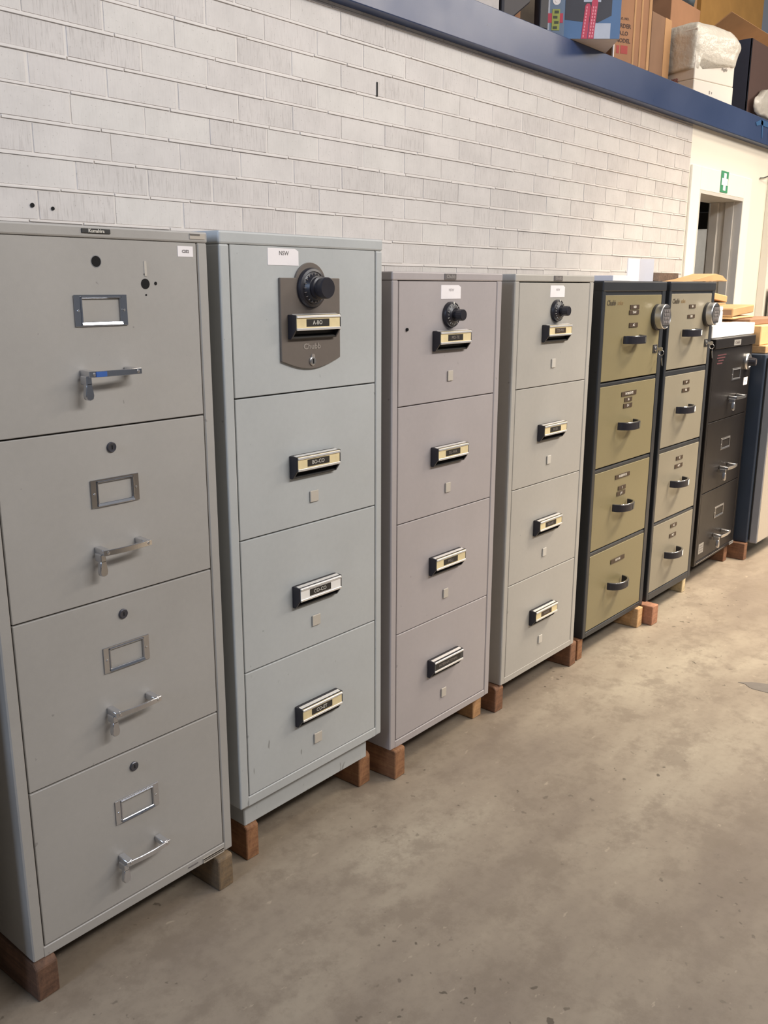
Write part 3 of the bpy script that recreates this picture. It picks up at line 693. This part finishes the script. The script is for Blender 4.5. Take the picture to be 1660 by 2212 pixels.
bearer(1.297, 1.665, 1.345, 1.667, .0925, .52, WG, 'weathered timber block under the right side of the warm grey cabinet', .006)
bearer(1.431, 1.709, 1.474, 1.707, .1045, .30, WR, 'reddish timber block under the left end of the recessed plinth', .008)
bearer(1.914, 1.727, 1.968, 1.729, .1045, .40, WR, 'reddish timber block under the right end of the recessed plinth', .010)
bearer(2.023, 1.669, 2.076, 1.674, .1005, .30, WR, 'broad red timber block under the left corner of the mauve-grey cabinet', .004)
bearer(2.534, 1.722, 2.586, 1.721, .1005, .50, wood('fresh_timber', '#a67c54', '#c89b6c'), 'pale clean-cut timber block under the right side of the mauve-grey cabinet')
bearer(2.629, 1.688, 2.680, 1.685, .1005, .35, WB, 'knotty brown timber block under the left corner of the beige-grey cabinet', .010)
bearer(3.188, 1.686, 3.240, 1.689, .1005, .50, WB, 'brown timber block under the right side of the beige-grey cabinet', .004)
bearer(3.264, 1.694, 3.306, 1.692, .0925, .45, WR, 'narrow orange timber block under the left corner of the olive-fronted cabinet')
bearer(3.788, 1.668, 3.839, 1.668, .0925, .50, WP, 'long pale timber block under the right side of the olive-fronted cabinet')
bearer(3.861, 1.629, 3.921, 1.625, .0925, .30, wood('pink_timber', '#9a6a52', '#c08a68'), 'pinkish timber block poking out under the left corner of the taupe-fronted cabinet')
bearer(4.414, 1.714, 4.452, 1.711, .0925, .50, wood('white_timber', '#c3ad84', '#dccaa2'), 'thin whitish timber block under the right side of the taupe-fronted cabinet')
bearer(5.098, 1.752, 5.150, 1.753, .0985, .40, WB, 'dark brown timber block under the black cabinet')
bearer(5.204, 1.673, 5.252, 1.672, .0985, .40, WB, 'brown timber block under the corner of the navy cabinet')

# ------------------------------------------------------------------ things on the cabinet tops
def sheet(name, pts2, y0, y1, th, mat, label, cat, group=None, rz=0, loc=(0, 0, 0), z_is=True):
    """bent sheet: profile pts2 (x,z) extruded in y, thickness th"""
    b = MB(); up = [(p[0], p[1]+th) for p in pts2]; b.prism(list(pts2)+up[::-1], 'y', y0, y1, mat)
    o = b.build(name, None, loc, rot=(0, 0, rz)); return tag(o, label, cat, group)
ZT = 1.5700
b = MB(); b.box(0, .155, 0, .20, 0, .0215, PAPER, .001); tag(b.build('paper_pad', None, (3.470, 1.74, ZT)), 'low white pad of paper on top of the olive-fronted cabinet', 'paper')
b = MB()  # open upright folder
b.prism([(0, 0), (.135, .012), (.185, -.03), (.186, -.028), (.136, .015), (-.001, .003)], 'z', 0, .092, PAPER)
tag(b.build('folded_leaflet', None, (3.628, 1.755, ZT), rot=(0, 0, 0)), 'white folded leaflet standing upright on the olive-fronted cabinet', 'leaflet')
DKW = wood('dark_plank', '#4f4036', '#6e5a4b')
b = MB(); b.prism([(.93-.93, .004), (.10, 0), (.29, .0), (.32, .012), (.32, .040), (0, .040)], 'y', 0, .09, DKW, .002)
tag(b.build('wooden_plank', None, (3.985, 1.82, ZT)), 'dark rough plank lying across the taupe-fronted cabinet top', 'plank')
TAN = card('tan_cardboard', '#c79b6b'); TAN2 = card('brown_cardboard', '#b08a60'); TAN3 = card('dark_cardboard', '#8a6a52'); TANL = card('pale_cardboard', '#d3ab79')
b = MB(); b.prism([(0, 0), (.15, .012), (.30, .030), (.37, .039), (.47, .030), (.535, .008), (.53, .003), (.45, .006), (.37, .004), (.2, .001)], 'y', 0, .11, TAN, .0015)
tag(b.build('cardboard_sheet', None, (4.095, 1.705, ZT)), 'bent tan cardboard sheet hanging over the right edge of the taupe-fronted cabinet', 'cardboard')
# on the black cabinet
ZB = 1.2925
WHT = simple('white_carton', '#f6f2ea', .6, var=.01)
def loc7(x, y): return (4.575+x*math.cos(yaw7)-y*math.sin(yaw7), 1.722+x*math.sin(yaw7)+y*math.cos(yaw7))
q = loc7(.045, .028)
b = MB(); b.box(0, .665, 0, .30, 0, .063, WHT, .003); tag(b.build('white_carton', None, (q[0], q[1], ZB), rot=(0, 0, yaw7)), 'long flat white carton on top of the black cabinet', 'carton')
wc = root('white_carton', (q[0]-.02, q[1]+.02, ZB+.0635), 'smaller white carton stacked at the left end of the long flat one', 'carton', rz=yaw7)
b = MB(); b.box(0, .205, 0, .20, 0, .070, WHT, .003); b.build('box', wc)
b = MB(); b.box(-.003, .195, -.003, .203, .071, .092, WHT, .003); b.build('lid', wc)
def slab(name, X, Y, Z, w, d, h, rz, mat, label, tiltx=0, tilty=0, open_=False):
    b = MB(); b.box(0, w, 0, d, 0, h, mat, .004)
    if open_: b.box(-.001, .004, .01, d-.01, h*.2, h*.8, TAN3)
    o = b.build(name, None, (X, Y, Z), rot=(tiltx, tilty, rz)); return tag(o, label, 'cardboard', 'flattened cardboard piled on the black and navy cabinets')
# navy cabinet top z=1.183
slab('wooden_board', 5.30, 1.70, 1.1835, .48, .58, .044, .03, WP, 'pale board lying flat on the navy cabinet top')['category'] = 'board'
slab('cardboard_box', 5.297, 1.735, 1.228, .50, .55, .108, .0, TANL, 'light tan cardboard box on the pale board at the right edge')
slab('cardboard_sheet', 5.297, 1.80, 1.3365, .60, .32, .034, .0, TAN3, 'dark brown cardboard flap on the light tan box behind the white carton')
slab('cardboard_sheet', 5.19, 1.86, 1.372, .40, .18, .012, .06, TANL, 'pale cardboard sheet under the thick folded slab')
slab('cardboard_sheet', 5.185, 1.86, 1.386, .40, .17, .044, .06, TAN2, 'thick folded brown cardboard slab on top of the pile', tilty=-.04, open_=True)
slab('cardboard_sheet', 5.46, 2.122, 1.482, .33, .12, .040, .0, TAN, 'curved tan cardboard piece behind the thick folded slab', tilty=.09)
b = MB(); b.box(0, .30, 0, .12, 0, .114, TAN2, .003); tag(b.build('cardboard_stack', None, (5.48, 2.124, 1.337)), 'folded cardboard at the back of the pile under the curved piece', 'cardboard')
b = MB(); b.prism([(0, 0), (.10, 0), (.085, .035), (.045, .062), (.015, .045)], 'y', 0, .02, TANL, .001); tag(b.build('cardboard_scrap', None, (5.50, 2.15, 1.515)), 'small pointed cardboard scrap rising behind the pile', 'cardboard')

# ------------------------------------------------------------------ storage on the mezzanine
ZM = 2.6665
KR = card('kraft_box', '#a87b5a'); KR2 = card('kraft_box_light', '#c09468'); NVB = simple('navy_box', '#33384a', .6); DBR = simple('dark_brown_box', '#4a332c', .75)
b = MB(); b.box(0, .60, 0, .3, 0, .35, simple('pale_grey_box', '#a9a3a0', .7), .004); tag(b.build('storage_box', None, (2.93, 2.37, ZM)), 'pale grey box at the left end of the blue beam shelf', 'box')
b = MB(); b.prism([(0, 0), (.08, 0), (.22, .09), (.14, .22), (0, .24)], 'y', 0, .10, simple('black_bag', '#2a272c', .6), .008); tag(b.build('black_bag', None, (3.545, 2.36, ZM)), 'black bag slumped beside the pale grey box', 'bag')
b = MB(); b.box(0, .24, 0, .10, 0, .14, KR, .003); b.prism([(.0, .01), (.04, .045), (.08, .04)], 'y', -.004, 0, PAPER); tag(b.build('cardboard_box', None, (3.66, 2.50, ZM)), 'low brown cardboard box between the black bag and black board', 'box')  # the white triangle is a glint painted on the box front
b = MB(); b.box(0, .052, 0, .04, 0, .5, simple('black_panel', '#1c1a1f', .6), .003); tag(b.build('black_board', None, (3.828, 2.352, ZM), rot=(0, 0, -.25)), 'narrow black board at the left of the printed blue box', 'board')
# printed computer case box turned 50 degrees, its corner hanging over the beam
BLUEB = simple('box_print_blue', '#46688f', .5, var=.1, scale=5); LBLU = simple('box_print_grey_blue', '#66788f', .5); DKP = simple('box_print_dark', '#2b2a33', .5, var=.2, scale=6)
REDP = simple('box_print_red', '#b8324c', .5); PINK = simple('box_print_pink', '#e08a94', .5); GRN = simple('box_print_green', '#9aa048', .5); WHP = simple('box_print_white', '#aeb2bc', .5)
UND = simple('box_underside', '#b8aaa0', .7)
ang = -.866; bx, by = 4.235, 2.168
pb = root('printed_box', (bx, by, ZM+.001), 'blue printed computer box jutting out over the blue beam', 'box', rz=ang)
b = MB(); Wb = .352
b.box(-Wb, 0, 0, .28, 0, .55, DKP, .002); b.box(-Wb+.001, -.001, .001, .279, -.0008, .001, UND)
f = -.0012
b.box(-Wb, 0, f, 0, 0, .55, BLUEB); b.box(-Wb, -.261, f-.0006, f, 0, .55, LBLU); b.box(-Wb, -.330, f-.0008, f, 0, .5, WHP)
b.prism([(-.259, .080), (-.16, .070), (-.105, .068), (-.043, .098), (-.043, .55), (-.259, .55)], 'y', f-.0009, f, DKP)
b.box(-.120, -.045, f-.0009, f, .0, .066, WHP); b.box(-.175, -.095, f-.0013, f, .155, .55, WHP)
b.prism([(-.180, .0), (-.152, .0), (-.142, .138), (-.147, .148), (-.160, .148), (-.167, .138)], 'y', f-.0018, f, REDP)
b.prism([(-.149, .0), (-.122, .0), (-.108, .155), (-.114, .172), (-.122, .180), (-.137, .158)], 'y', f-.0018, f, REDP)
for k in range(10):
    for xx in (-.173, -.143, -.132): b.box(xx+k*.0013, xx+.0055+k*.0013, f-.0023, f-.0017, .006+k*.0135, .015+k*.0135, PINK)
b.box(-Wb, -.268, f-.0016, f, .067, .107, REDP); b.box(-.319, -.283, f-.0022, f, .035, .124, GRN)
for k in range(4): b.box(-.314+.006*(k % 2), -.294+.006*(k % 2), f-.0027, f-.002, .040+k*.022, .052+k*.022, simple('box_print_olive', '#3c4228', .5))
b.lathe([(.018, 0), (.018, .001), (.013, .001), (.013, .0004)], PAPER, (-.300, f-.0005, .160), 28); b.lathe([(.008, 0), (.008, .0016)], PAPER, (-.300, f-.0005, .160), 20)
b.build('carton', pb)
# tall cardboard box with red logo
kb = root('cardboard_box', (4.718, 2.446, ZM), 'tall kraft cardboard box with black print and a red logo', 'box', rz=-.45)
INKB = simple('box_ink', '#4a3026', .7); LOGO = simple('box_red_logo', '#a8403a', .7)
b = MB(); b.box(0, .232, 0, .26, 0, .62, KR, .003)
for k in range(2): b.box(.120+k*.045, .132+k*.045, -.002, 0, 0, .62, KR2, .001)
b.box(.214, .234, -.003, .02, 0, .62, KR2, .002); b.box(-.003, .004, -.003, .01, 0, .62, PAPER, .001)
for (s_, z_, h_) in (('P.O. NO.', .235, .012), ('ORDER', .200, .020), ('A.LO', .165, .020), ('MODEL', .130, .020)): b.text(s_, .058, z_, -.0006, h_, INKB, bold=True)
b.box(.045, .090, -.0008, 0, .068, .108, LOGO); b.box(.018, .036, -.0008, 0, .068, .106, LOGO)
b.build('carton', kb)
b = MB(); b.box(0, .27, 0, .25, 0, .46, TAN3, .003); b.box(.18, .272, -.002, .0, 0, .46, KR2, .001); tag(b.build('cardboard_box', None, (5.52, 2.62, ZM)), 'dark brown box behind the left edge of the white wrapped carton', 'box')
AMB = card('yellow_lit_cardboard', '#c09252')  # yellow light falling on the cardboard is put into this colour
b = MB(); b.box(0, .75, 0, .4, 0, 1.5, AMB, .004); tag(b.build('cardboard_box', None, (6.65, 3.42, ZM)), 'tall box coloured as yellow-lit, above and behind the dark brown one', 'box')
# white wrapped carton, plastic pulled over its upper part
wb = root('wrapped_carton', (5.797, 2.452, ZM), 'white carton wrapped in crumpled plastic on the blue beam shelf', 'box', rz=-.21)
WHC = card('white_box_card', '#e9e0d3', .03, .6)
b = MB(); b.box(0, .425, 0, .318, 0, .113, WHC, .004); b.box(.002, .423, .002, .318, .115, .40, WHC, .004)
INK = simple('grey_print_box', '#8f8880', .6)
b.text('fragile', .31, .205, -.0008, .018, INK, bold=True, shear=.3); b.box(.165, .175, -.001, 0, .045, .065, INK); b.box(.19, .197, -.001, 0, .048, .060, INK)
Ms = Matrix.Rotation(-PI/2, 4, 'Z')
INK2 = simple('mauve_print_box', '#9c8682', .6); INK3 = simple('red_print_box', '#a06a6c', .6)
for k, (wd, zz) in enumerate((('Handle', .30), ('with care', .255), ('&', .225), ('Keep dry at top', .195))): b.text(wd, -.16, zz, -.0012, .020, INK2, mtx=Ms, shear=.2)
b.text('PAPER', -.16, .12, -.0012, .024, INK3, mtx=Ms, bold=True)
b.build('carton', wb)
def plastic(name, col, alpha=1.0, rough=.3, trans=0.0):
    if name in MATS: return MATS[name]
    t = NT(name); t.b.inputs['Base Color'].default_value = srgb(col); t.b.inputs['Roughness'].default_value = rough; t.b.inputs['Transmission Weight'].default_value = trans
    t.b.inputs['Alpha'].default_value = alpha; t.bump(t.noise(14, 5, .6), 'Fac', .9, .012); MATS[name] = t.m; return t.m
PLA = plastic('white_plastic_film', '#e6dfd0', .93, .28); PLT = plastic('clear_plastic_film', '#cfcac0', .72, .22)
from mathutils import noise as mn
def blob(verts_fn, nu, nv, mat, name, parent=None, loc=(0, 0, 0), rz=0, amp=.02, fr=6, closed=True):
    b = bmesh.new(); grid = []
    for i in range(nu):
        row = []
        for j in range(nv):
            p = Vector(verts_fn(i/(nu), j/(nv-1))); n_ = mn.noise_vector(p*fr)*amp+mn.noise_vector(p*fr*2.7)*amp*.45; row.append(b.verts.new(p+n_))
        grid.append(row)
    for i in range(nu):
        for j in range(nv-1): b.faces.new((grid[i][j], grid[(i+1) % nu][j], grid[(i+1) % nu][j+1], grid[i][j+1]))
    b.faces.new([grid[i][-1] for i in range(nu)]); b.faces.new([grid[i][0] for i in range(nu)][::-1])
    bmesh.ops.recalc_face_normals(b, faces=list(b.faces))
    mb = MB(); mb.merge(b, mat, True); return mb.build(name, parent, loc, rot=(0, 0, rz))
def wrap(u, v):
    a = 2*PI*u; cx_, sx_ = math.cos(a), math.sin(a); f_ = lambda t: math.copysign(abs(t)**.20, t)
    sh = 1.0 if v < .62 else 1.0-.30*((v-.62)/.38)**1.5
    low = .225 if cx_ > -.2 else .17
    z = low+(.43-low)*min(v/.85, 1)+(.018*(v-.85)/.15 if v > .85 else 0)
    bulge = .012+.050*math.sin(PI*min(v*1.05, 1))**.8*max(cx_, 0)
    return (.2125+(.214+bulge)*f_(cx_)*sh, .159+(.163+.012*math.sin(PI*v))*f_(sx_)*sh, z)
lab(blob(wrap, 72, 22, PLA, 'plastic_wrap', wb, amp=.011, fr=11), 'white crumpled plastic wrap')
b = MB(); b.box(0, .48, 0, .30, 0, .76, KR, .003); tag(b.build('cardboard_box', None, (6.30, 2.86, ZM)), 'kraft box under the blue-grey cloth bundle', 'box')
lab_o = blob(lambda u, v: (.30*math.copysign(abs(math.cos(2*PI*u))**.5, math.cos(2*PI*u)), .12*math.sin(2*PI*u), .25*v), 28, 8, simple('blue_grey_cloth', '#4f5b62', .8, var=.25, scale=12), 'cloth_bundle', None, (6.56, 3.00, ZM+.795), amp=.03, fr=7)
tag(lab_o, 'blue-grey cloth bundle behind the white wrapped carton', 'cloth')
# open box with flaps
ob = root('cardboard_box', (6.86, 2.80, ZM), 'large open cardboard box with raised flaps at upper right', 'box')
b = MB(); b.box(0, 1.1, 0, .02, 0, .66, KR, .002); b.box(0, .02, 0, .44, 0, .66, KR, .002); b.box(1.08, 1.1, 0, .44, 0, .66, KR, .002); b.box(0, 1.1, .42, .44, 0, .66, KR2, .002); b.box(0, 1.1, 0, .44, 0, .02, KR, .002); b.build('carton', ob)
b = MB(); b.prism([(0, .66), (-.13, .74), (-.135, .735), (0, .652)], 'x', .0, 1.1, KR2); b.build('flap', ob)
b = MB(); b.prism([(.44, .66), (.56, .80), (.555, .805), (.43, .662)], 'x', .0, 1.1, KR2); b.build('flap', ob)
b = MB(); b.box(0, 1.3, 0, .4, 0, 1.6, KR2, .004); tag(b.build('cardboard_box', None, (7.5, 3.75, ZM)), 'big kraft box at the far back above the open flaps', 'box')
b = MB(); b.box(0, 1.6, 0, .4, 0, 1.9, AMB, .004); tag(b.build('cardboard_box', None, (8.9, 3.75, ZM)), 'big amber box at the far back in the upper right corner', 'box')
# dark box
b = MB(); b.box(0, .60, 0, .012, 0, .48, DBR, .002); b.box(0, .012, .0, .34, 0, .48, NVB, .002); b.box(0, .60, .33, .342, 0, .48, DBR); b.box(.588, .6, 0, .342, 0, .48, DBR); b.box(0, .6, 0, .342, 0, .012, DBR)
tag(b.build('dark_box', None, (6.585, 2.405, ZM), rot=(0, 0, 0)), 'open-topped dark box with navy side at the right edge of the shelf', 'box')
def bagf(u, v):
    a = 2*PI*u; w = math.sin(PI*(.10+.74*v))**.35
    return (.24*math.copysign(abs(math.cos(a))**.6, math.cos(a))*w, .026*math.sin(a)*w, .02+.15*v*(1+.25*math.sin(3*math.cos(a)+1)))
o = blob(bagf, 48, 14, PLT, 'plastic_bag', None, (6.86, 2.368, ZM+.0), amp=.0075, fr=14)
tag(o, 'crumpled clear plastic bag in front of the dark box', 'bag')
BT = simple('blue_tape', '#2a5580', .5)
b = MB(); b.prism([(0, 0), (.10, .03), (.14, .02), (.15, -.08), (.135, -.085), (.12, .0), (.02, -.02)], 'y', 0, .002, BT); b.box(.10, .40, 0, .002, -.005, .03, BT)
tag(b.build('blue_strap', None, (6.60, 2.3355, ZM-.045)), 'blue strap stuck on the beam below the clear bag', 'strap')

# worn patch on the floor at the right edge
b = MB(); b.prism([(0, 0), (.002, -.027), (-.018, -.050), (-.025, -.064), (-.022, -.125), (.06, -.32), (.10, -.50), (.26, -.40), (.12, -.22), (.062, -.098), (.045, -.060), (.037, -.042)], 'z', 0.0002, .0014, simple('worn_patch_grey', '#6f675f', .7, var=.08))
tag(b.build('floor_patch', None, (3.498, 1.095, 0)), 'peeled grey paint patch on the concrete at the right edge', 'floor patch')

# ------------------------------------------------------------------ light
def area(name, loc, aim, size, size_y, power, col):
    L_ = bpy.data.lights.new(name, 'AREA'); L_.shape = 'RECTANGLE'; L_.size = size; L_.size_y = size_y; L_.energy = power; L_.color = col
    o = bpy.data.objects.new(name, L_); COL.objects.link(o); o.location = loc
    d = Vector(aim)-Vector(loc); o.rotation_euler = d.to_track_quat('-Z', 'Y').to_euler(); return o
area('ceiling_tube', (2.8, -2.2, 4.2), (2.4, 2.4, 2.3), 4.0, .6, 98, (1, .975, .965)).data.spread = 2.1
area('ceiling_tube', (8.0, -1.8, 4.6), (6.4, 1.8, .8), 4.0, .6, 180, (1, .89, .77))
area('ceiling_tube', (6.0, .0, 4.5), (5.7, .6, 0), 2.6, .6, 165, (1, .88, .72)).data.spread = 1.5
area('ceiling_tube', (6.4, 1.2, 5.6), (6.6, 2.6, 3), 3.0, .6, 60, (1, .86, .70))
area('daylight_door', (-3.2, 1.55, 3.0), (3, 2.1, 2.0), 1.5, 2.2, 130, (.58, .73, 1))
area('store_room_fill', (7.6, 4.0, 2.4), (7.4, 3.2, 0), .6, .6, 22, (1, .95, .9))  # added fill light, lifts the dark interior and jamb; no known lamp
w = bpy.data.worlds.new('world'); S.world = w; w.use_nodes = True
bg = w.node_tree.nodes['Background']; bg.inputs['Color'].default_value = (.86, .90, 1, 1); bg.inputs['Strength'].default_value = .15
